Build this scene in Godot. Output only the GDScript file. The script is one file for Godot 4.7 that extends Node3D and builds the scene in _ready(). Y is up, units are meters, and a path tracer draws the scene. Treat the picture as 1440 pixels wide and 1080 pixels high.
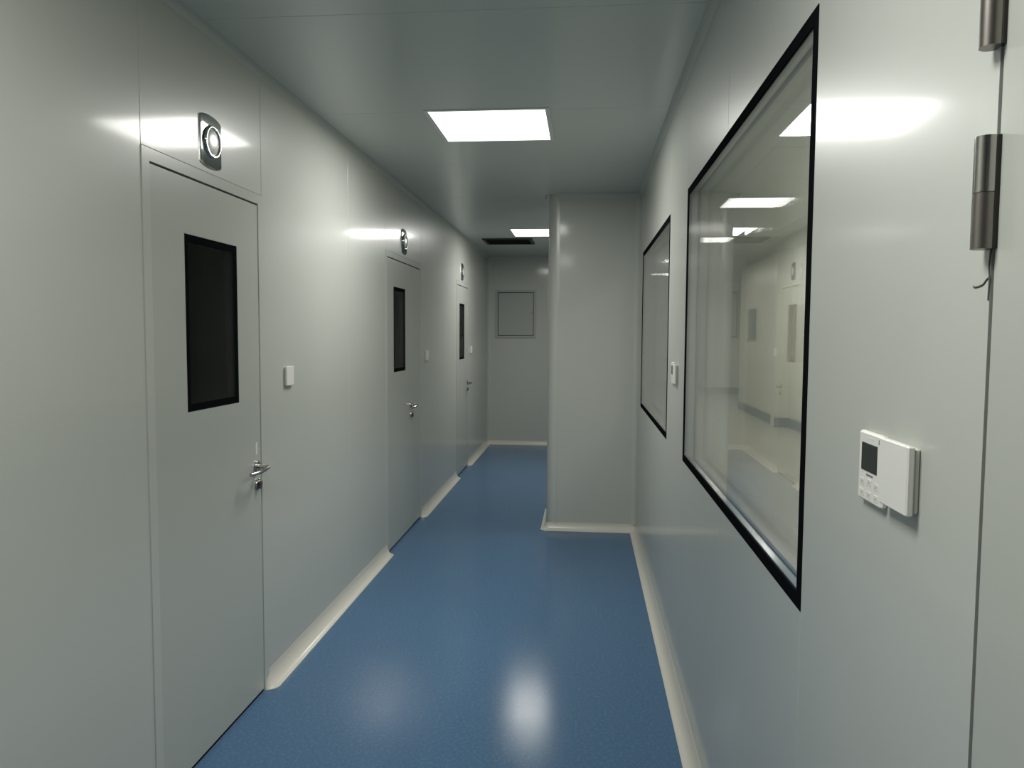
extends Node3D
# A clean corridor: grey steel wall panels, blue vinyl floor, flush doors on one side, windows on the other.
# Along the corridor the distance from the photographer is Z (world z = -Z); walls stand at x = XL and x = XR.

const XL := -1.359
const XR := 0.4125
const TOP := 2.625        # corridor ceiling
const ROOM_TOP := 3.0     # ceiling of the room behind the windows
const WT := 0.05          # thickness of the wall panels
const END := 10.585       # end wall
const REAR := -2.1        # wall behind the photographer
const COL := 5.965        # front of the column
const COL_BACK := 6.67
const COL_X := -0.291

var M := {}
var meshes := {}
var taken := {}

# ---------------------------------------------------------------- nodes
func numbered(called: String) -> String:
	if not taken.has(called):
		taken[called] = 0
		return called
	taken[called] += 1
	return "%s_%03d" % [called, taken[called]]

func thing(called: String, label: String, category: String, at := Vector3.ZERO, turn := Vector3.ZERO, group := "") -> Node3D:
	var o := Node3D.new()
	o.name = numbered(called)
	add_child(o)
	o.position = at
	o.rotation = turn
	o.set_meta("label", label)
	o.set_meta("category", category)
	if group != "":
		o.set_meta("group", group)
	return o

func structure(called: String, label: String, at := Vector3.ZERO, turn := Vector3.ZERO) -> Node3D:
	var o := Node3D.new()
	o.name = called
	add_child(o)
	o.position = at
	o.rotation = turn
	o.set_meta("label", label)
	o.set_meta("kind", "structure")
	return o

func part(called: String, mesh: Mesh, m: Material, parent: Node, at := Vector3.ZERO, label := "") -> MeshInstance3D:
	var o := MeshInstance3D.new()
	o.name = called
	o.mesh = mesh
	o.material_override = m
	parent.add_child(o, true)
	o.position = at
	if label != "":
		o.set_meta("label", label)
	return o

func on_left(z: float, h := 0.0) -> Vector3:
	return Vector3(XL, h, -z)
func on_right(z: float, h := 0.0) -> Vector3:
	return Vector3(XR, h, -z)
const FACE_LEFT := Vector3(0, PI / 2, 0)     # local x runs away from the camera, local z out of the wall
const FACE_RIGHT := Vector3(0, -PI / 2, 0)   # local x runs towards the camera, local z out of the wall
const FACE_DOWN := Vector3(PI / 2, 0, 0)     # local z points down, local y towards the camera

# ---------------------------------------------------------------- shapes
func new_st() -> SurfaceTool:
	var st := SurfaceTool.new()
	st.begin(Mesh.PRIMITIVE_TRIANGLES)
	st.set_smooth_group(-1)
	return st

func done(st: SurfaceTool) -> ArrayMesh:
	st.generate_normals()
	st.index()
	return st.commit()

func tri(st: SurfaceTool, a: Vector3, b: Vector3, c: Vector3, out: Vector3) -> void:
	if (c - a).cross(b - a).dot(out) < 0.0:
		var t := b
		b = c
		c = t
	st.add_vertex(a)
	st.add_vertex(b)
	st.add_vertex(c)

func quad(st: SurfaceTool, a: Vector3, b: Vector3, c: Vector3, d: Vector3, out: Vector3) -> void:
	tri(st, a, b, c, out)
	tri(st, a, c, d, out)

func add_box(st: SurfaceTool, lo: Vector3, hi: Vector3) -> void:
	st.set_smooth_group(-1)
	for axis in 3:
		for s in 2:
			var o := Vector3.ZERO
			o[axis] = 1.0 if s else -1.0
			var u := (axis + 1) % 3
			var w := (axis + 2) % 3
			var p := []
			for k in [[0, 0], [1, 0], [1, 1], [0, 1]]:
				var q := Vector3.ZERO
				q[axis] = hi[axis] if s else lo[axis]
				q[u] = hi[u] if k[0] else lo[u]
				q[w] = hi[w] if k[1] else lo[w]
				p.append(q)
			quad(st, p[0], p[1], p[2], p[3], o)

func box(lo: Vector3, hi: Vector3) -> ArrayMesh:
	var st := new_st()
	add_box(st, lo, hi)
	return done(st)

# a box about the origin with its edges cut off
func chamfered(size: Vector3, b: float) -> ArrayMesh:
	var key := [size.snappedf(0.0001), b]
	if meshes.has(key):
		return meshes[key]
	var st := new_st()
	var h := size / 2
	for axis in 3:
		var u := (axis + 1) % 3
		var w := (axis + 2) % 3
		for s: float in [-1.0, 1.0]:
			var p := []
			for k in [[-1, -1], [1, -1], [1, 1], [-1, 1]]:
				var q := Vector3.ZERO
				q[axis] = s * h[axis]
				q[u] = k[0] * (h[u] - b)
				q[w] = k[1] * (h[w] - b)
				p.append(q)
			quad(st, p[0], p[1], p[2], p[3], p[0] + p[2])
		for s: float in [-1.0, 1.0]:          # edges that run along axis
			for t: float in [-1.0, 1.0]:
				var p := []
				for k in [[-1, 0], [1, 0], [1, 1], [-1, 1]]:
					var q := Vector3.ZERO
					q[axis] = k[0] * (h[axis] - b)
					q[u] = s * (h[u] - (b if k[1] else 0.0))
					q[w] = t * (h[w] - (0.0 if k[1] else b))
					p.append(q)
				quad(st, p[0], p[1], p[2], p[3], p[0] + p[1] + p[2] + p[3])
	for sx: float in [-1.0, 1.0]:
		for sy: float in [-1.0, 1.0]:
			for sz: float in [-1.0, 1.0]:
				var a := Vector3(sx * h.x, sy * (h.y - b), sz * (h.z - b))
				var c := Vector3(sx * (h.x - b), sy * h.y, sz * (h.z - b))
				var d := Vector3(sx * (h.x - b), sy * (h.y - b), sz * h.z)
				tri(st, a, c, d, Vector3(sx, sy, sz))
	meshes[key] = done(st)
	return meshes[key]

# a chamfered box from one corner to the other, as a part
func block(called: String, lo: Vector3, hi: Vector3, m: Material, parent: Node, b := 0.002, label := "") -> MeshInstance3D:
	return part(called, chamfered(hi - lo, b), m, parent, (lo + hi) / 2, label)

# a plate in the x-y plane with a rectangular hole, from z0 to z1
func add_ring(st: SurfaceTool, o: Rect2, i: Rect2, z0: float, z1: float) -> void:
	st.set_smooth_group(-1)
	var a := [o.position, Vector2(o.end.x, o.position.y), o.end, Vector2(o.position.x, o.end.y)]
	var c := [i.position, Vector2(i.end.x, i.position.y), i.end, Vector2(i.position.x, i.end.y)]
	var mid := i.get_center()
	for k in 4:
		var n := (k + 1) % 4
		var a0: Vector2 = a[k]
		var a1: Vector2 = a[n]
		var c0: Vector2 = c[k]
		var c1: Vector2 = c[n]
		for s in 2:
			var z := z1 if s else z0
			quad(st, v3(a0, z), v3(a1, z), v3(c1, z), v3(c0, z), Vector3(0, 0, 1.0 if s else -1.0))
		var out := v3((a0 + a1) / 2 - o.get_center(), 0)
		quad(st, v3(a0, z0), v3(a1, z0), v3(a1, z1), v3(a0, z1), out)
		var into := v3(mid - (c0 + c1) / 2, 0)
		quad(st, v3(c0, z0), v3(c1, z0), v3(c1, z1), v3(c0, z1), into)

func v3(p: Vector2, z: float) -> Vector3:
	return Vector3(p.x, p.y, z)

func ring(o: Rect2, i: Rect2, z0: float, z1: float) -> ArrayMesh:
	var st := new_st()
	add_ring(st, o, i, z0, z1)
	return done(st)

# a solid turned about the local z axis; profile of (radius, z)
func add_lathe(st: SurfaceTool, profile: Array, at := Vector3.ZERO, seg := 28) -> void:
	for k in profile.size() - 1:
		var p: Vector2 = profile[k]
		var q: Vector2 = profile[k + 1]
		st.set_smooth_group(1 if profile.size() > 6 else k + 2)
		var n := Vector2(-(q.y - p.y), q.x - p.x)     # profile runs from the front axis outwards and back
		for s in seg:
			var a := TAU * s / seg
			var b := TAU * (s + 1) / seg
			var da := Vector3(cos(a), sin(a), 0)
			var db := Vector3(cos(b), sin(b), 0)
			var out := (da + db) * 0.5 * -n.x + Vector3(0, 0, n.y)
			var p0 := at + da * p.x + Vector3(0, 0, p.y)
			var p1 := at + db * p.x + Vector3(0, 0, p.y)
			var q0 := at + da * q.x + Vector3(0, 0, q.y)
			var q1 := at + db * q.x + Vector3(0, 0, q.y)
			if p.x > 1e-6:
				tri(st, p0, p1, q1, out)
			if q.x > 1e-6:
				tri(st, p0, q1, q0, out)
	st.set_smooth_group(-1)

func lathe(profile: Array, at := Vector3.ZERO, seg := 28) -> ArrayMesh:
	var st := new_st()
	add_lathe(st, profile, at, seg)
	return done(st)

func add_tube(st: SurfaceTool, path: Array, r: float, seg := 14) -> void:
	st.set_smooth_group(1)
	var rings := []
	for k in path.size():
		var d: Vector3 = (path[mini(k + 1, path.size() - 1)] - path[maxi(k - 1, 0)]).normalized()
		var u := d.cross(Vector3(0.13, 1, 0.07)).normalized()
		var w := d.cross(u)
		var c := []
		for s in seg:
			c.append(path[k] + (u * cos(TAU * s / seg) + w * sin(TAU * s / seg)) * r)
		rings.append(c)
	for k in path.size() - 1:
		for s in seg:
			var n := (s + 1) % seg
			var out: Vector3 = rings[k][s] + rings[k][n] - path[k] * 2.0
			quad(st, rings[k][s], rings[k][n], rings[k + 1][n], rings[k + 1][s], out)
	st.set_smooth_group(-1)
	for e: int in [0, path.size() - 1]:
		var out: Vector3 = path[e] - path[1 if e == 0 else e - 1]
		for s in seg:
			tri(st, path[e], rings[e][s], rings[e][(s + 1) % seg], out)

# a hollow (concave) strip in a corner: runs along local x from 0 to length, w out along z, h up along y; ends may be rounded
func cove(length: float, w: float, h: float, round_start := 0.0, round_end := 0.0, lip := 0.003) -> ArrayMesh:
	var st := new_st()
	var at := []
	for k in 7:
		if round_start > 0.0:
			at.append([round_start * (1.0 - cos(PI / 2 * k / 6)), maxf(0.08, sin(PI / 2 * k / 6))])
	if round_start <= 0.0:
		at.append([0.0, 1.0])
	if round_end <= 0.0:
		at.append([length, 1.0])
	for k in 7:
		if round_end > 0.0:
			at.append([length - round_end * (1.0 - cos(PI / 2 * (6 - k) / 6)), maxf(0.08, sin(PI / 2 * (6 - k) / 6))])
	var rows := []
	for a in at:
		var row := [Vector3(a[0], 0, w * a[1])]
		for k in 9:
			var t := PI / 2 * k / 8
			row.append(Vector3(a[0], lip + (h - lip) * (1.0 - cos(t)) * a[1], 0.001 + (w - 0.001) * (1.0 - sin(t)) * a[1]))
		row.append(Vector3(a[0], lip + (h - lip) * a[1], 0))
		row.append(Vector3(a[0], 0, 0))
		rows.append(row)
	for k in rows.size() - 1:
		for j in rows[k].size() - 1:
			st.set_smooth_group(1 if j > 0 and j < 9 else -1)
			var a: Vector3 = rows[k][j]
			var out := Vector3(0, 1, 1)
			if j == rows[k].size() - 2:
				out = Vector3(0, 0, -1)
			quad(st, a, rows[k + 1][j], rows[k + 1][j + 1], rows[k][j + 1], out)
		st.set_smooth_group(-1)
		quad(st, rows[k][0], rows[k + 1][0], rows[k + 1][-1], rows[k][-1], Vector3(0, -1, 0))
	st.set_smooth_group(-1)
	for e: int in [0, rows.size() - 1]:
		var out := Vector3(-1 if e == 0 else 1, 0, 0)
		for j in rows[e].size() - 2:
			tri(st, rows[e][-1], rows[e][j], rows[e][j + 1], out)
	return done(st)

# ---------------------------------------------------------------- materials
func mat(color: Color, rough: float, metal := 0.0, spec := 0.5) -> StandardMaterial3D:
	var m := StandardMaterial3D.new()
	m.albedo_color = color.linear_to_srgb()
	m.roughness = rough
	m.metallic = metal
	m.metallic_specular = spec
	return m

func lacquer(color: Color, rough: float, coat_rough: float) -> StandardMaterial3D:
	var m := mat(color, rough, 0.0, 0.33)
	m.clearcoat_enabled = true
	m.clearcoat = 0.40
	m.clearcoat_roughness = coat_rough
	return m

func noise_image(size: int, freq: float, kind: int, octaves: int, seed_no: int) -> Image:
	var n := FastNoiseLite.new()
	n.seed = seed_no
	n.noise_type = kind
	n.frequency = freq
	n.fractal_octaves = octaves
	return n.get_seamless_image(size, size)

func relief(m: StandardMaterial3D, img: Image, strength: float, metres: float) -> void:
	img.bump_map_to_normal_map(1.0)
	m.normal_enabled = true
	m.normal_texture = ImageTexture.create_from_image(img)
	m.normal_scale = strength
	world_mapped(m, metres)

func world_mapped(m: StandardMaterial3D, metres: float) -> void:
	m.uv1_triplanar = true
	m.uv1_world_triplanar = true
	m.uv1_scale = Vector3.ONE / metres

func glass(alpha: float, color := Color(0.55, 0.62, 0.55)) -> StandardMaterial3D:
	var m := mat(color, 0.0)
	m.transparency = BaseMaterial3D.TRANSPARENCY_ALPHA
	m.albedo_color.a = alpha
	return m

func make_materials() -> void:
	M.panel = lacquer(Color(0.475, 0.495, 0.46), 0.34, 0.105)
	M.leaf = lacquer(Color(0.43, 0.45, 0.415), 0.34, 0.13)
	M.ceiling = lacquer(Color(0.53, 0.565, 0.535), 0.30, 0.12)
	M.trim = lacquer(Color(0.475, 0.495, 0.46), 0.3, 0.12)
	M.hollow = mat(Color(0.475, 0.495, 0.46), 0.6, 0.0, 0.3)
	M.cove = lacquer(Color(0.60, 0.585, 0.525), 0.35, 0.15)
	M.corner = mat(Color(0.48, 0.50, 0.465), 0.25, 0.0, 0.6)
	M.cabinet = lacquer(Color(0.36, 0.385, 0.355), 0.4, 0.25)
	M.plastic = mat(Color(0.74, 0.74, 0.70), 0.35)
	M.button = mat(Color(0.66, 0.655, 0.60), 0.45)
	M.screen = mat(Color(0.018, 0.022, 0.02), 0.15)
	M.print = mat(Color(0.16, 0.165, 0.16), 0.5)
	M.faint_print = mat(Color(0.42, 0.42, 0.39), 0.5)
	M.black = mat(Color(0.006, 0.007, 0.008), 0.4, 0.0, 0.0)
	M.gasket = mat(Color(0.010, 0.011, 0.011), 0.6, 0.0, 0.2)
	M.alu = mat(Color(0.38, 0.405, 0.385), 0.12, 0.2)
	M.rim = mat(Color(0.62, 0.63, 0.62), 0.35)
	M.chrome = mat(Color(0.52, 0.53, 0.52), 0.06, 1.0)
	M.steel = mat(Color(0.46, 0.44, 0.42), 0.17, 1.0)
	M.shadow_tone = mat(Color(0.03, 0.028, 0.025), 0.5, 0.3)  # near-black tone for the shadow painted beside the hinges
	M.worn_steel = mat(Color(0.26, 0.24, 0.22), 0.34, 1.0)
	M.lens = mat(Color(0.78, 0.78, 0.76), 0.3, 0.4)
	M.grille = mat(Color(0.012, 0.012, 0.012), 0.55)
	M.scuff = mat(Color(0.09, 0.09, 0.08), 0.8)
	M.sealant = mat(Color(0.66, 0.66, 0.62), 0.6)
	M.glass = glass(0.03)
	M.dark_glass = glass(0.02, Color(0.1, 0.11, 0.11))
	M.dark_glass.metallic_specular = 0.22
	M.frosted = mat(Color(0.22, 0.25, 0.23), 0.3)
	M.room_wall = lacquer(Color(0.68, 0.665, 0.54), 0.4, 0.25)
	M.room_floor = mat(Color(0.58, 0.56, 0.45), 0.22)
	M.room_base = mat(Color(0.12, 0.14, 0.135), 0.4)
	M.dim_wall = mat(Color(0.25, 0.25, 0.25), 0.8)
	# faint waviness of the pressed sheet metal
	relief(M.panel, noise_image(256, 0.012, FastNoiseLite.TYPE_SIMPLEX, 2, 3), 0.04, 1.3)
	relief(M.ceiling, noise_image(256, 0.012, FastNoiseLite.TYPE_SIMPLEX, 2, 8), 0.04, 1.3)
	# blue vinyl: fine speckle and a leathery grain
	M.floor = mat(Color.WHITE, 0.15, 0.0, 0.22)
	var grain := noise_image(512, 0.09, FastNoiseLite.TYPE_CELLULAR, 2, 5)
	var fine := noise_image(512, 0.35, FastNoiseLite.TYPE_SIMPLEX, 2, 11)
	var img := Image.create(512, 512, false, Image.FORMAT_RGB8)
	for y in 512:
		for x in 512:
			var v := grain.get_pixel(x, y).r * 0.5 + fine.get_pixel(x, y).r * 0.5
			var c := Color(0.060, 0.127, 0.226).lerp(Color(0.099, 0.183, 0.300), clampf((v - 0.25) * 2.0, 0.0, 1.0))
			img.set_pixel(x, y, c.linear_to_srgb())
	M.floor.albedo_texture = ImageTexture.create_from_image(img)
	relief(M.floor, noise_image(512, 0.10, FastNoiseLite.TYPE_SIMPLEX, 3, 21), 0.13, 0.55)
	M.glow = mat(Color(0.9, 0.9, 0.9), 0.4)
	M.glow.emission_enabled = true
	M.glow.emission = Color(1.0, 0.995, 0.98)
	M.glow.emission_energy_multiplier = 2.0
	M.lcd = mat(Color(0.03, 0.036, 0.033), 0.2)

# ---------------------------------------------------------------- builders
func ceiling_light(label: String, x: float, z: float, h: float, energy: float, group: String, half := 0.2865) -> void:
	var t := thing("ceiling_light", label, "light", Vector3(x, h, -z), FACE_DOWN, group)
	part("frame", ring(Rect2(-half - 0.02, -half - 0.02, 2 * half + 0.04, 2 * half + 0.04), Rect2(-half, -half, 2 * half, 2 * half), 0.0, 0.004), M.rim, t)
	part("diffuser", box(Vector3(-half, -half, 0.0005), Vector3(half, half, 0.003)), M.glow, t)
	var l := AreaLight3D.new()
	l.name = "panel_glow"
	l.area_size = Vector2(2 * half, 2 * half)
	l.area_normalize_energy = false
	l.light_energy = energy
	l.light_color = Color(1.0, 0.995, 0.97)
	l.area_range = 30.0
	l.shadow_enabled = true
	t.add_child(l)
	l.position = Vector3(0, 0, 0.006)
	l.rotation = Vector3(PI, 0, 0)

func make_handle(parent: Node3D, u: float, h: float) -> void:
	var rose := lathe([Vector2(0, 0.009), Vector2(0.023, 0.009), Vector2(0.026, 0.006), Vector2(0.026, 0.0)], Vector3(u, h, 0.0))
	var lever := new_st()
	var path := []
	for k in 6:
		path.append(Vector3(u, h, 0.006 + 0.036 * k / 5.0))
	for k in 7:
		var a := PI / 2 * (k + 1) / 7
		path.append(Vector3(u - 0.014 * (1 - cos(a)), h, 0.042 + 0.014 * sin(a)))
	for k in 10:
		var s := (k + 1) / 10.0
		path.append(Vector3(u - 0.014 - 0.128 * s, h - 0.010 * s, 0.056 + 0.006 * sin(PI * s) - 0.016 * s * s))
	add_tube(lever, path, 0.0082)
	var hd := part("handle", done(lever), M.steel, parent, Vector3.ZERO, "stainless steel lever handle")
	part("rosette", rose, M.steel, hd)
	var lk := part("lock", lathe([Vector2(0, 0.008), Vector2(0.022, 0.008), Vector2(0.025, 0.005), Vector2(0.025, 0.0)], Vector3(u + 0.006, h - 0.075, 0)), M.steel, parent, Vector3.ZERO, "round steel lock rosette")
	var cyl := new_st()
	add_lathe(cyl, [Vector2(0, 0.02), Vector2(0.0085, 0.02), Vector2(0.0085, 0.0)], Vector3(u + 0.006, h - 0.068, 0))
	add_box(cyl, Vector3(u + 0.001, h - 0.094, 0.006), Vector3(u + 0.011, h - 0.07, 0.019))
	part("cylinder", done(cyl), M.worn_steel, lk)

func left_door(called: String, label: String, z: float, w: float, small: float, vis0: float, vis1: float, handle_h: float) -> Node3D:
	var d := structure(called, label, on_left(z), FACE_LEFT)
	var total := w + small
	var top := 2.067
	var fw := 0.041
	var fr := new_st()
	add_box(fr, Vector3(-0.004 - fw, 0, -WT), Vector3(-0.004, top + 0.007, 0.003))
	add_box(fr, Vector3(total + 0.004, 0, -WT), Vector3(total + 0.004 + fw, top + 0.007, 0.003))
	add_box(fr, Vector3(-0.004 - fw, top + 0.007, -WT), Vector3(total + 0.004 + fw, top + 0.046, 0.003))
	part("frame", done(fr), M.trim, d)
	var vb := 1.266
	var vt := 1.878
	var hole := Rect2(vis0 - z, vb, vis1 - vis0, vt - vb)
	part("leaf", ring(Rect2(0, 0.014, w, top - 0.014), hole, -0.042, 0.0), M.leaf, d)
	if small > 0.0:
		block("leaf", Vector3(w + 0.004, 0.014, -0.042), Vector3(total, top, 0.0), M.leaf, d)
	var edge := 0.026
	part("glazing_border", ring(hole, hole.grow(-edge), -0.008, -0.001), M.black, d, Vector3.ZERO, "black border of the vision panel")
	var g := hole.grow(-edge)
	part("glass", box(v3(g.position, -0.007), v3(g.end, -0.002)), M.dark_glass, d, Vector3.ZERO, "dark vision panel glass")
	part("glazing_lining", ring(hole, hole.grow(-0.02), -0.042, -0.008), M.gasket, d)
	make_handle(d, w - 0.042, handle_h)
	part("gap_shade", box(Vector3(0.0, 0.0, -0.04), Vector3(total, 0.0138, -0.004)), M.gasket, d, Vector3.ZERO, "black strip standing for the shaded gap under the leaf")  # black strip put in as the shade of the gap below the leaf
	return d

func emergency_light(label: String, z: float) -> void:
	var t := thing("emergency_light", label, "light", on_left(z, 2.228), FACE_LEFT, "round chrome lamps above the doors")
	var st := new_st()
	var outline := []
	var hw := 0.078
	for k in 11:
		var x := hw - 2 * hw * k / 10.0
		outline.append(Vector2(x, 0.073 + 0.022 * sqrt(1 - pow(x / hw * 0.93, 2))))
	for k in 11:
		var x := -hw + 2 * hw * k / 10.0
		outline.append(Vector2(x, -0.073 - 0.022 * sqrt(1 - pow(x / hw * 0.93, 2))))
	for k in outline.size():
		var a: Vector2 = outline[k]
		var b: Vector2 = outline[(k + 1) % outline.size()]
		st.set_smooth_group(-1)
		st.set_smooth_group(1)
		tri(st, Vector3(0, 0, 0.010), v3(a * 0.95, 0.006), v3(b * 0.95, 0.006), Vector3(0, 0, 1))
		st.set_smooth_group(-1)
		quad(st, v3(a, 0.003), v3(b, 0.003), v3(b * 0.95, 0.006), v3(a * 0.95, 0.006), v3(a + b, 0.05))
		quad(st, v3(a, 0), v3(b, 0), v3(b, 0.003), v3(a, 0.003), v3(a + b, 0))
		tri(st, Vector3.ZERO, v3(a, 0), v3(b, 0), Vector3(0, 0, -1))
	part("plate", done(st), M.chrome, t)
	var rim := []
	for k in 13:
		var a := PI * k / 12
		rim.append(Vector2(0.052 - 0.006 * cos(a), 0.008 + 0.010 * sin(a)))
	part("ring", lathe(rim, Vector3.ZERO, 40), M.chrome, t)
	var dome := []
	for k in 9:
		var a := PI / 2 * k / 8
		dome.append(Vector2(0.047 * sin(a), 0.008 + 0.011 * cos(a)))
	part("lens", lathe(dome, Vector3.ZERO, 40), M.lens, t)

func light_switch(label: String, at: Vector3, turn: Vector3, group: String, deep := 0.011) -> void:
	var t := thing("light_switch", label, "switch", at, turn, group)
	block("base", Vector3(-0.041, -0.041, 0.0), Vector3(0.041, 0.041, deep * 0.45), M.button, t)
	block("rocker", Vector3(-0.044, -0.044, deep * 0.45), Vector3(0.044, 0.044, deep), M.plastic, t, 0.002)

func thermostat(label: String, at: Vector3, turn: Vector3) -> void:
	var t := thing("wall_thermostat", label, "thermostat", at, turn, "thermostats on the window wall")
	block("body", Vector3(-0.044, -0.050, 0.0), Vector3(0.044, 0.050, 0.010), M.plastic, t, 0.003)
	block("screen", Vector3(-0.031, -0.006, 0.0095), Vector3(0.027, 0.034, 0.0108), M.screen, t, 0.0004, "dark display")
	block("logo_strip", Vector3(-0.012, -0.0125, 0.0095), Vector3(0.013, -0.0095, 0.0103), M.print, t, 0.0003)
	block("name_plate", Vector3(-0.012, 0.040, 0.0095), Vector3(0.014, 0.0425, 0.0102), M.button, t, 0.0003)
	block("indicator", Vector3(0.030, 0.037, 0.0095), Vector3(0.033, 0.044, 0.0103), M.print, t, 0.0003)
	for a: Array in [[-0.026, -0.023], [0.0, -0.021], [0.026, -0.023], [-0.026, -0.039], [0.0, -0.039], [0.026, -0.039]]:
		var b := block("button", Vector3(a[0] - 0.008, a[1] - 0.005, 0.0095), Vector3(a[0] + 0.008, a[1] + 0.005, 0.0105), M.button, t, 0.0004)
		block("symbol", Vector3(-0.0022, -0.0016, 0.0003), Vector3(0.0022, 0.0016, 0.0008), M.faint_print, b, 0.0001)

func side_window(called: String, label: String, z0: float, z1: float) -> Node3D:
	var w := z1 - z0
	var h := 2.1384 - 1.0201
	var d := structure(called, label, on_right((z0 + z1) / 2, 1.0201), FACE_RIGHT)
	var o := Rect2(-w / 2, 0, w, h)
	part("frame", ring(o, o.grow(-0.028), -0.006, 0.0012), M.black, d, Vector3.ZERO, "black border of the outer pane")
	part("reveal", ring(o, o.grow(-0.006), -0.042, -0.006), M.alu, d, Vector3.ZERO, "aluminium reveal between the panes")
	var g := o.grow(-0.028)
	part("pane", box(v3(g.position, -0.006), v3(g.end, -0.001)), M.glass, d)
	part("inner_frame", ring(o, o.grow(-0.011), -WT - 0.001, -0.044), M.gasket, d)
	var g2 := o.grow(-0.011)
	part("pane", box(v3(g2.position, -0.049), v3(g2.end, -0.044)), M.glass, d)
	return d

# ---------------------------------------------------------------- the place
func _ready() -> void:
	# camera
	var cam := Camera3D.new()
	cam.name = "camera"
	add_child(cam)
	cam.position = Vector3(0, 1.54, 0)
	cam.rotation = Vector3(-0.0645, 0.0950, 0.0060)
	cam.fov = rad_to_deg(2.0 * atan(540.0 / 1072.2))
	cam.near = 0.02
	cam.far = 100.0
	cam.current = true
	# surroundings: no daylight reaches this corridor
	var env := Environment.new()
	env.background_mode = Environment.BG_COLOR
	env.background_color = Color.BLACK
	env.tonemap_mode = Environment.TONE_MAPPER_LINEAR
	env.tonemap_exposure = 1.0
	env.sdfgi_enabled = true
	env.ssao_enabled = true
	env.ssil_enabled = true
	var we := WorldEnvironment.new()
	we.environment = env
	add_child(we)
	make_materials()
	# the lamps
	var corridor_energy := 8.1
	var room_energy := 10.0
	ceiling_light("square white ceiling panel light, nearest and largest in the corridor", -0.491, 4.025, TOP, corridor_energy, "corridor panel lights")
	ceiling_light("square ceiling panel light beside the black grille, partly behind the column", -0.491, 8.175, TOP, corridor_energy, "corridor panel lights")
	ceiling_light("square ceiling panel light overhead, behind the photographer", -0.491, 0.78, TOP, corridor_energy, "corridor panel lights")
	for z: float in [2.06, 5.36, 8.66, 11.95, 15.25, 18.55]:
		var l: String = {2.06: "panel light of the room behind the glass, level with the large window", 5.36: "panel light of the room behind the glass, level with the smaller window", 15.25: "panel light of the room behind the glass, second from its far end", 18.55: "panel light at the far end of the room behind the glass", 8.66: "panel light highest up behind the glass of the large window", 11.95: "panel light second highest behind the glass of the large window"}[z]
		ceiling_light(l, 1.80, z, ROOM_TOP, room_energy, "panel lights in the room behind the windows", 0.3)
	build_shell()
	build_room()
	build_doors_and_windows()
	build_things()

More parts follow.
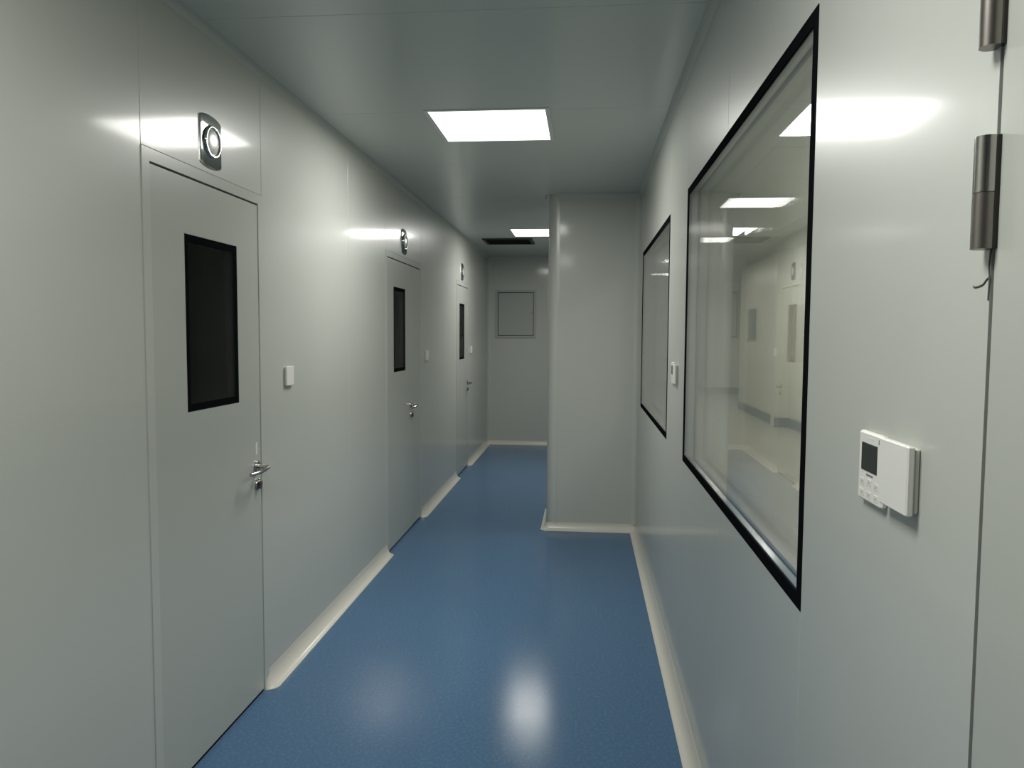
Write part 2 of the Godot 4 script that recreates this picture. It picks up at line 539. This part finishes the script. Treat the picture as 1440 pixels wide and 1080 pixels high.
func build_shell() -> void:
	var fl := structure("floor", "blue speckled vinyl floor of the corridor")
	part("vinyl", box(Vector3(-4.1, -0.1, -END - 0.1), Vector3(XR + WT, 0, -REAR + 0.1)), M.floor, fl)
	# ceiling panels
	var ce := structure("ceiling", "grey steel ceiling panels of the corridor")
	var cuts := [REAR, -0.83, 0.315, 1.461, 2.607, 3.753, 4.899, 6.06, 7.19, 8.34, 9.48, END + 0.05]
	for k in cuts.size() - 1:
		block("panel", Vector3(XL - WT, TOP, -cuts[k + 1]), Vector3(XR, TOP + 0.05, -cuts[k]), M.ceiling, ce)
	# left wall
	var wl := structure("wall_left", "grey lacquered steel wall panels on the door side")
	for s: Array in [[REAR, -1.35], [-1.35, -0.15], [-0.15, 1.05], [1.05, 2.252], [3.126, 4.307], [4.307, 5.131], [6.267, 7.2], [7.2, 8.016], [8.836, 9.7], [9.7, END + 0.05]]:
		block("panel", Vector3(XL - WT, 0, -s[1]), Vector3(XL, TOP, -s[0]), M.panel, wl)
	for s: Array in [[2.252, 3.126], [5.131, 6.267], [8.016, 8.836]]:
		block("header_panel", Vector3(XL - WT, 2.1148, -s[1]), Vector3(XL, TOP, -s[0]), M.panel, wl)
	# right wall
	var wr := structure("wall_right", "grey lacquered steel wall panels on the window side")
	for s: Array in [[REAR, -0.085], [0.868, 1.460], [3.218, 3.860], [5.648, 7.1], [7.1, 8.3], [8.3, 9.5], [9.5, 10.7], [10.7, 14.0], [14.0, 20.0], [20.0, 26.1]]:
		block("panel", Vector3(XR, 0, -s[1]), Vector3(XR + WT, ROOM_TOP, -s[0]), M.panel, wr)
	block("header_panel", Vector3(XR, 2.1148, -0.868), Vector3(XR + WT, ROOM_TOP, 0.085), M.panel, wr)
	for s: Array in [[1.460, 2.342], [2.342, 3.218], [3.860, 4.756], [4.756, 5.648]]:
		block("panel", Vector3(XR, 0, -s[1]), Vector3(XR + WT, 1.0201, -s[0]), M.panel, wr)
		block("panel", Vector3(XR, 2.1384, -s[1]), Vector3(XR + WT, ROOM_TOP, -s[0]), M.panel, wr)
	var we := structure("wall_end", "plain grey steel wall at the far end of the corridor")
	block("panel", Vector3(XL, 0, -END - 0.05), Vector3(-0.46, TOP, -END), M.panel, we)
	block("panel", Vector3(-0.46, 0, -END - 0.05), Vector3(XR, TOP, -END), M.panel, we)
	var wb := structure("wall_rear", "grey steel wall behind the photographer")
	block("panel", Vector3(XL - WT, 0, -REAR), Vector3(XR + WT, TOP, -REAR + 0.05), M.panel, wb)
	# column with its rounded corner profile
	var co := structure("wall_column", "grey clad column standing out from the window wall")
	var r := 0.075
	block("panel", Vector3(COL_X + r, 0, -COL - 0.03), Vector3(XR, TOP, -COL), M.panel, co)
	block("panel", Vector3(COL_X, 0, -COL_BACK), Vector3(COL_X + 0.03, TOP, -COL - r), M.panel, co)
	block("panel", Vector3(COL_X + 0.03, 0, -COL_BACK), Vector3(XR, TOP, -COL_BACK + 0.03), M.panel, co)
	var st := new_st()
	var prev := []
	var outline := [[0.0, 0.012], [0.006, 0.0], [0.012, 0.0], [0.016, -0.004]]     # flat lips of the profile beside its round
	var arc := []
	arc.append(Vector3(COL_X + r + 0.014, 0, -COL + 0.0015))
	for k in 13:
		var a := PI / 2 * k / 12
		arc.append(Vector3(COL_X + r - (r + 0.0015) * sin(a), 0, -COL - r + (r + 0.0015) * cos(a)))
	arc.append(Vector3(COL_X - 0.0015, 0, -COL - r - 0.014))
	for k in arc.size() - 1:
		st.set_smooth_group(1)
		var p: Vector3 = arc[k]
		var q: Vector3 = arc[k + 1]
		var up := Vector3(0, TOP, 0)
		quad(st, p, q, q + up, p + up, p + q - 2.0 * Vector3(COL_X + 0.2, 0, -COL - 0.2))
	st.set_smooth_group(-1)
	for e: int in [0, arc.size() - 1]:
		var p: Vector3 = arc[e]
		var q := p + (Vector3(0, 0, -0.0025) if e == 0 else Vector3(0.0025, 0, 0))
		quad(st, p, q, q + Vector3(0, TOP, 0), p + Vector3(0, TOP, 0), Vector3(1, 0, 0) if e == 0 else Vector3(0, 0, -1))
	part("corner_profile", done(st), M.corner, co, Vector3.ZERO, "rounded aluminium corner profile")
	# floor coves
	var lw := 0.050
	for a: Array in [[REAR, 2.290, 0.0, 0.05], [3.088, 5.168, 0.05, 0.05], [6.229, 8.053, 0.05, 0.05], [8.798, END, 0.05, 0.0]]:
		var name_no := numbered("baseboard_left")
		var b := structure(name_no, "cream cove strip along the foot of the door wall")
		part("cove", cove(a[1] - a[0], lw, 0.074, a[2], a[3]), M.cove, b)
		b.position = on_left(a[0])
		b.rotation = FACE_LEFT
	var rw := 0.047
	for a: Array in [[REAR, -0.089], [0.872, COL], [COL_BACK, END]]:
		var b := structure(numbered("baseboard_right"), "cream cove strip along the foot of the window wall", on_right(a[1]), FACE_RIGHT)
		part("cove", cove(a[1] - a[0], rw, 0.068), M.cove, b)
	var be := structure("baseboard_end", "cream cove strip at the foot of the end wall", Vector3(XL, 0, -END))
	part("cove", cove(XR - XL, 0.045, 0.06), M.cove, be)
	var bc := structure("baseboard_column", "cream cove strip round the foot of the column")
	part("cove", cove(XR - COL_X - 0.02, 0.048, 0.062), M.cove, bc, Vector3(COL_X + 0.02, 0, -COL))
	var side := part("cove", cove(COL_BACK - COL - 0.02, 0.042, 0.062), M.cove, bc, Vector3(COL_X, 0, -COL_BACK))
	side.rotation.y = -PI / 2
	# rounded outside corner of that strip
	var cs := new_st()
	cs.set_smooth_group(1)
	var center := Vector3(COL_X + 0.02, 0, -COL - 0.02)
	for k in 8:
		for j in 9:
			var q := []
			for e in [[0, 0], [1, 0], [1, 1], [0, 1]]:
				var a: float = PI / 2 * (k + e[0]) / 8
				var t: float = PI / 2 * (j + e[1]) / 8 if j < 8 else PI / 2
				var out := 0.001 + 0.046 * (1.0 - sin(t)) + 0.02
				var y := 0.003 + 0.059 * (1.0 - cos(t))
				if j == 8 and e[1] == 1:
					out = 0.067
					y = 0.0
				elif j == 8:
					out = 0.067
					y = 0.003
				q.append(center + Vector3(-sin(a) * out, y, cos(a) * out))
			quad(cs, q[0], q[1], q[2], q[3], Vector3(-sin(PI / 16 * (2 * k + 1)), 1, cos(PI / 16 * (2 * k + 1))))
	part("corner_cap", done(cs), M.cove, bc)
	# hollow trims below the ceiling and in the corners
	var t1 := structure("trim_1", "hollow grey strip between the door wall and the ceiling", Vector3(XL, TOP, -END), Vector3(0, PI / 2, PI))
	t1.transform = Transform3D(Basis(Vector3(0, 0, 1), Vector3(0, -1, 0), Vector3(1, 0, 0)), Vector3(XL, TOP, -END))
	part("cove", cove(END - REAR, 0.028, 0.03), M.hollow, t1)
	var t2 := structure("trim_2", "hollow grey strip between the window wall and the ceiling")
	t2.transform = Transform3D(Basis(Vector3(0, 0, -1), Vector3(0, -1, 0), Vector3(-1, 0, 0)), Vector3(XR, TOP, -REAR))
	part("cove", cove(COL - REAR, 0.028, 0.03), M.hollow, t2)
	var t3 := structure("trim_3", "hollow grey strip between the end wall and the ceiling")
	t3.transform = Transform3D(Basis(Vector3(-1, 0, 0), Vector3(0, -1, 0), Vector3(0, 0, 1)), Vector3(XR, TOP, -END))
	part("cove", cove(XR - XL, 0.045, 0.045), M.hollow, t3)
	var t4 := structure("trim_4", "hollow grey strip between the column and the ceiling")
	t4.transform = Transform3D(Basis(Vector3(-1, 0, 0), Vector3(0, -1, 0), Vector3(0, 0, 1)), Vector3(XR, TOP, -COL))
	part("cove", cove(XR - COL_X - 0.075, 0.04, 0.04), M.hollow, t4)
	var t5 := structure("trim_5", "hollow grey strip in the corner of column and window wall")
	t5.transform = Transform3D(Basis(Vector3(0, 1, 0), Vector3(-1, 0, 0), Vector3(0, 0, 1)), Vector3(XR, 0.06, -COL))
	part("cove", cove(TOP - 0.1, 0.04, 0.04), M.hollow, t5)
	var t6 := structure("trim_6", "hollow grey strip in the corner of door wall and end wall")
	t6.transform = Transform3D(Basis(Vector3(0, 1, 0), Vector3(1, 0, 0), Vector3(0, 0, 1)), Vector3(XL, 0.06, -END))
	part("cove", cove(TOP - 0.1, 0.045, 0.045), M.hollow, t6)
	# unlit rooms behind the doors
	var wd := structure("wall_dark_room", "unlit rooms behind the doors")
	part("shell", box(Vector3(-4.1, 0, -END - 0.1), Vector3(-4.0, TOP, -REAR + 0.1)), M.dim_wall, wd)
	for z: float in [REAR - 0.05, 4.4, 7.4, END + 0.05]:
		part("partition", box(Vector3(-4.0, 0, -z - 0.05), Vector3(XL - WT, TOP, -z)), M.dim_wall, wd)
	part("shell", box(Vector3(-4.1, TOP, -END - 0.1), Vector3(XL - WT, TOP + 0.05, -REAR + 0.1)), M.dim_wall, wd)

func build_room() -> void:
	var fl := structure("floor_room", "beige floor of the room behind the windows")
	part("screed", box(Vector3(XR + WT, -0.1, -26.2), Vector3(6.2, 0, 2.2)), M.room_floor, fl)
	var ce := structure("ceiling_room", "panelled ceiling of the room behind the windows")
	for k in 24:
		for j in 3:
			var x0: float = [XR, 1.45, 2.65][j]
			var x1: float = [1.45, 2.65, 6.2][j]
			block("panel", Vector3(x0, ROOM_TOP, -(-2.2 + 1.2 * (k + 1))), Vector3(x1, ROOM_TOP + 0.05, -(-2.2 + 1.2 * k)), M.ceiling, ce, 0.009)
	var wa := structure("wall_room_far", "cream walls of the room behind the windows")
	block("panel", Vector3(3.45, 0, -13.25), Vector3(3.55, ROOM_TOP, 2.2), M.room_wall, wa)
	block("pier", Vector3(3.20, 0, -13.45), Vector3(3.55, ROOM_TOP, -13.25), M.room_wall, wa)
	block("panel", Vector3(3.27, 0, -15.05), Vector3(3.37, ROOM_TOP, -13.45), M.room_wall, wa)
	block("panel", Vector3(3.27, 0, -15.85), Vector3(3.37, 1.44, -15.05), M.room_wall, wa)
	block("panel", Vector3(3.27, 2.09, -15.85), Vector3(3.37, ROOM_TOP, -15.05), M.room_wall, wa)
	block("panel", Vector3(3.27, 0, -16.6), Vector3(3.37, ROOM_TOP, -15.85), M.room_wall, wa)
	block("panel", Vector3(3.37, 0, -16.6), Vector3(6.2, ROOM_TOP, -16.5), M.room_wall, wa)
	block("panel", Vector3(6.1, 0, -21.0), Vector3(6.2, ROOM_TOP, -16.6), M.room_wall, wa)
	block("panel", Vector3(3.29, 0, -21.1), Vector3(6.2, ROOM_TOP, -21.0), M.room_wall, wa)
	block("panel", Vector3(3.29, 0, -26.1), Vector3(3.39, ROOM_TOP, -21.1), M.room_wall, wa)
	block("panel", Vector3(XR, 0, -26.2), Vector3(3.39, ROOM_TOP, -26.1), M.room_wall, wa)
	block("panel", Vector3(XR, 0, 2.1), Vector3(3.55, ROOM_TOP, 2.2), M.room_wall, wa)
	var bb := structure("baseboard_room", "dark grey skirting in the room behind the windows")
	block("skirting", Vector3(3.435, 0, -13.25), Vector3(3.45, 0.16, 2.1), M.room_base, bb)
	block("skirting", Vector3(3.21, 0, -13.25), Vector3(3.435, 0.16, -13.235), M.room_base, bb)
	block("skirting", Vector3(3.255, 0, -16.6), Vector3(3.27, 0.16, -13.75), M.room_base, bb)
	block("skirting", Vector3(3.29, 0, -21.0), Vector3(6.1, 0.16, -20.985), M.room_base, bb)
	block("skirting", Vector3(3.275, 0, -26.1), Vector3(3.29, 0.16, -20.985), M.room_base, bb)
	var w3 := structure("window_3", "small grey observation window in the far wall of the room behind the glass", Vector3(3.27, 1.44, -15.45), FACE_RIGHT)
	part("frame", ring(Rect2(-0.4, 0, 0.8, 0.65), Rect2(-0.37, 0.03, 0.74, 0.59), -0.05, 0.004), M.trim, w3)
	part("pane", box(Vector3(-0.37, 0.03, -0.03), Vector3(0.37, 0.62, -0.02)), M.frosted, w3)

func build_doors_and_windows() -> void:
	left_door("door_1", "large grey flush door with black vision panel, nearest on the door side", 2.297, 0.784, 0.0, 2.497, 2.890, 0.985)
	left_door("door_2", "grey double door with dark vision panel, second along the door side", 5.176, 0.749, 0.297, 5.3435, 5.700, 0.985)
	left_door("door_3", "grey door with narrow-looking vision panel, farthest on the door side", 8.061, 0.730, 0.0, 8.210, 8.545, 0.985)
	# thin white sliver above the first handle
	var d1 := get_node("door_1")
	block("white_sliver", Vector3(0.735, 1.035, 0.0), Vector3(0.752, 1.085, 0.001), M.plastic, d1, 0.0003)
	# the door at the photographer's elbow
	var d := structure("door_4", "grey door leaf with two steel hinges at the picture edge beside the switch", on_right(0.825), FACE_RIGHT)
	var top := 2.067
	var fr := new_st()
	add_box(fr, Vector3(-0.042, 0, -WT), Vector3(-0.0015, top + 0.007, 0.0015))
	add_box(fr, Vector3(0.866, 0, -WT), Vector3(0.909, top + 0.007, 0.0015))
	add_box(fr, Vector3(-0.042, top + 0.007, -WT), Vector3(0.909, top + 0.046, 0.0015))
	part("frame", done(fr), M.trim, d)
	block("leaf", Vector3(0.0015, 0.014, -0.042), Vector3(0.862, top, 0.0005), M.leaf, d)
	block("rebate", Vector3(-0.0015, 0, -WT), Vector3(0.866, top + 0.007, -0.043), M.gasket, d)
	for h: float in [1.630, 1.831, 0.25]:
		var hg := new_st()
		var lower := new_st()
		for k in 2:
			var y0 := h + (0.0568 * k)
			add_tube(hg if k else lower, [Vector3(-0.004, y0, 0.009), Vector3(-0.004, y0 + 0.002, 0.009), Vector3(-0.004, y0 + 0.0543, 0.009), Vector3(-0.004, y0 + 0.0561, 0.009)], 0.0115, 24)
		var hn := part("hinge", done(hg), M.steel, d, Vector3.ZERO, "brushed steel barrel hinge")
		block("hinge_shadow", Vector3(-0.0012, h, -0.02), Vector3(0.0075, h + 0.113, 0.005), M.shadow_tone, hn, 0.0005)  # dark plate added as the shadow next to the knuckle
		part("knuckle", done(lower), M.worn_steel, hn)
	# crack in the frame paint below the lower hinge
	var cr := new_st()
	var pts := [Vector3(-0.034, 1.594, 0.0017), Vector3(-0.030, 1.593, 0.0017), Vector3(-0.022, 1.5935, 0.0017), Vector3(-0.014, 1.595, 0.0017), Vector3(-0.007, 1.600, 0.0017), Vector3(-0.003, 1.6015, 0.0017)]
	add_tube(cr, pts, 0.0011, 6)
	add_tube(cr, [Vector3(-0.002, 1.632, 0.0017), Vector3(-0.004, 1.612, 0.0017), Vector3(-0.002, 1.600, 0.0017), Vector3(-0.003, 1.578, 0.0017)], 0.0011, 6)
	part("crack", done(cr), M.scuff, d, Vector3.ZERO, "dark crack in the frame paint")
	var w1 := side_window("window_1", "large black-edged window, nearest on the window side", 1.460, 3.218)
	side_window("window_2", "black-edged window beside the column, smaller in view", 3.860, 5.648)
	# small white specks on the outer pane
	for p: Array in [[-0.53, 0.98], [-0.63, 1.0], [-0.66, 0.9], [-0.48, 0.86], [-0.28, 0.9], [-0.31, 0.18]]:
		part("speck", lathe([Vector2(0, 0.001), Vector2(0.0018, 0.0005), Vector2(0.002, 0.0)], Vector3(p[0], p[1], -0.001), 8), M.plastic, w1)

func build_things() -> void:
	emergency_light("round chrome lamp above the nearest grey door", 2.690)
	emergency_light("round chrome lamp above the double door, second of three", 5.655)
	emergency_light("small-looking round chrome lamp above the farthest door", 8.37)
	light_switch("white square switch beside the nearest grey door", on_left(3.386, 1.346), FACE_LEFT, "switches beside the doors", 0.014)
	light_switch("white square switch just past the double door", on_left(6.46, 1.358), FACE_LEFT, "switches beside the doors", 0.014)
	light_switch("white square switch past the farthest door, near the end wall", on_left(9.03, 1.36), FACE_LEFT, "switches beside the doors", 0.014)
	thermostat("white thermostat with dark display beside the blank switch at the large window", on_right(1.111, 1.355), FACE_RIGHT)
	light_switch("blank white switch plate next to the thermostat near the hinged door", on_right(1.0135, 1.362), FACE_RIGHT, "switches on the window wall", 0.017)
	thermostat("distant white thermostat on the wall between the two windows", on_right(3.572, 1.368), FACE_RIGHT)
	light_switch("thin-looking white switch plate on the wall between the two windows", on_right(3.472, 1.368), FACE_RIGHT, "switches on the window wall", 0.014)
	# electrical cabinet in the end wall
	var p := thing("access_panel", "square grey metal hatch with small lock in the end wall", "hatch", Vector3(-0.961, 1.827, -END))
	part("frame", ring(Rect2(-0.283, -0.330, 0.566, 0.660), Rect2(-0.250, -0.300, 0.500, 0.600), 0.0, 0.016), M.cabinet, p)
	block("backing", Vector3(-0.25, -0.30, 0.0), Vector3(0.25, 0.30, 0.001), M.gasket, p, 0.0003)
	block("door", Vector3(-0.243, -0.292, 0.001), Vector3(0.243, 0.292, 0.009), M.cabinet, p)
	var lk := part("lock", lathe([Vector2(0, 0.016), Vector2(0.012, 0.016), Vector2(0.014, 0.013), Vector2(0.014, 0.008)], Vector3(0.222, 0.008, 0), 16), M.chrome, p, Vector3.ZERO, "small chrome lock")
	block("lock_plate", Vector3(0.203, -0.05, 0.007), Vector3(0.238, 0.05, 0.0095), M.cabinet, lk)
	# return air grille in the ceiling
	var g := thing("air_grille", "black louvred air grille in the ceiling before the end wall", "vent", Vector3(-0.893, TOP, -8.891), FACE_DOWN)
	part("frame", ring(Rect2(-0.282, -0.253, 0.564, 0.506), Rect2(-0.25, -0.221, 0.50, 0.442), 0.0, 0.012), M.grille, g)
	block("backing", Vector3(-0.25, -0.221, 0.0), Vector3(0.25, 0.221, 0.002), M.grille, g)
	for k in 12:
		var s := block("slat", Vector3(-0.25, -0.015, -0.001), Vector3(0.25, 0.015, 0.001), M.grille, g, 0.0004)
		s.position = Vector3(0, -0.2 + 0.0364 * k, 0.009)
		s.rotation.x = 0.35
	var n := thing("ceiling_nozzle", "tiny metal nozzle on the ceiling at the column corner", "sprinkler", Vector3(-0.318, TOP, -6.02), FACE_DOWN)
	part("flange", lathe([Vector2(0, 0.006), Vector2(0.018, 0.006), Vector2(0.02, 0.0)], Vector3.ZERO, 16), M.chrome, n)
	part("stem", lathe([Vector2(0, 0.03), Vector2(0.006, 0.03), Vector2(0.007, 0.006)], Vector3.ZERO, 12), M.chrome, n)
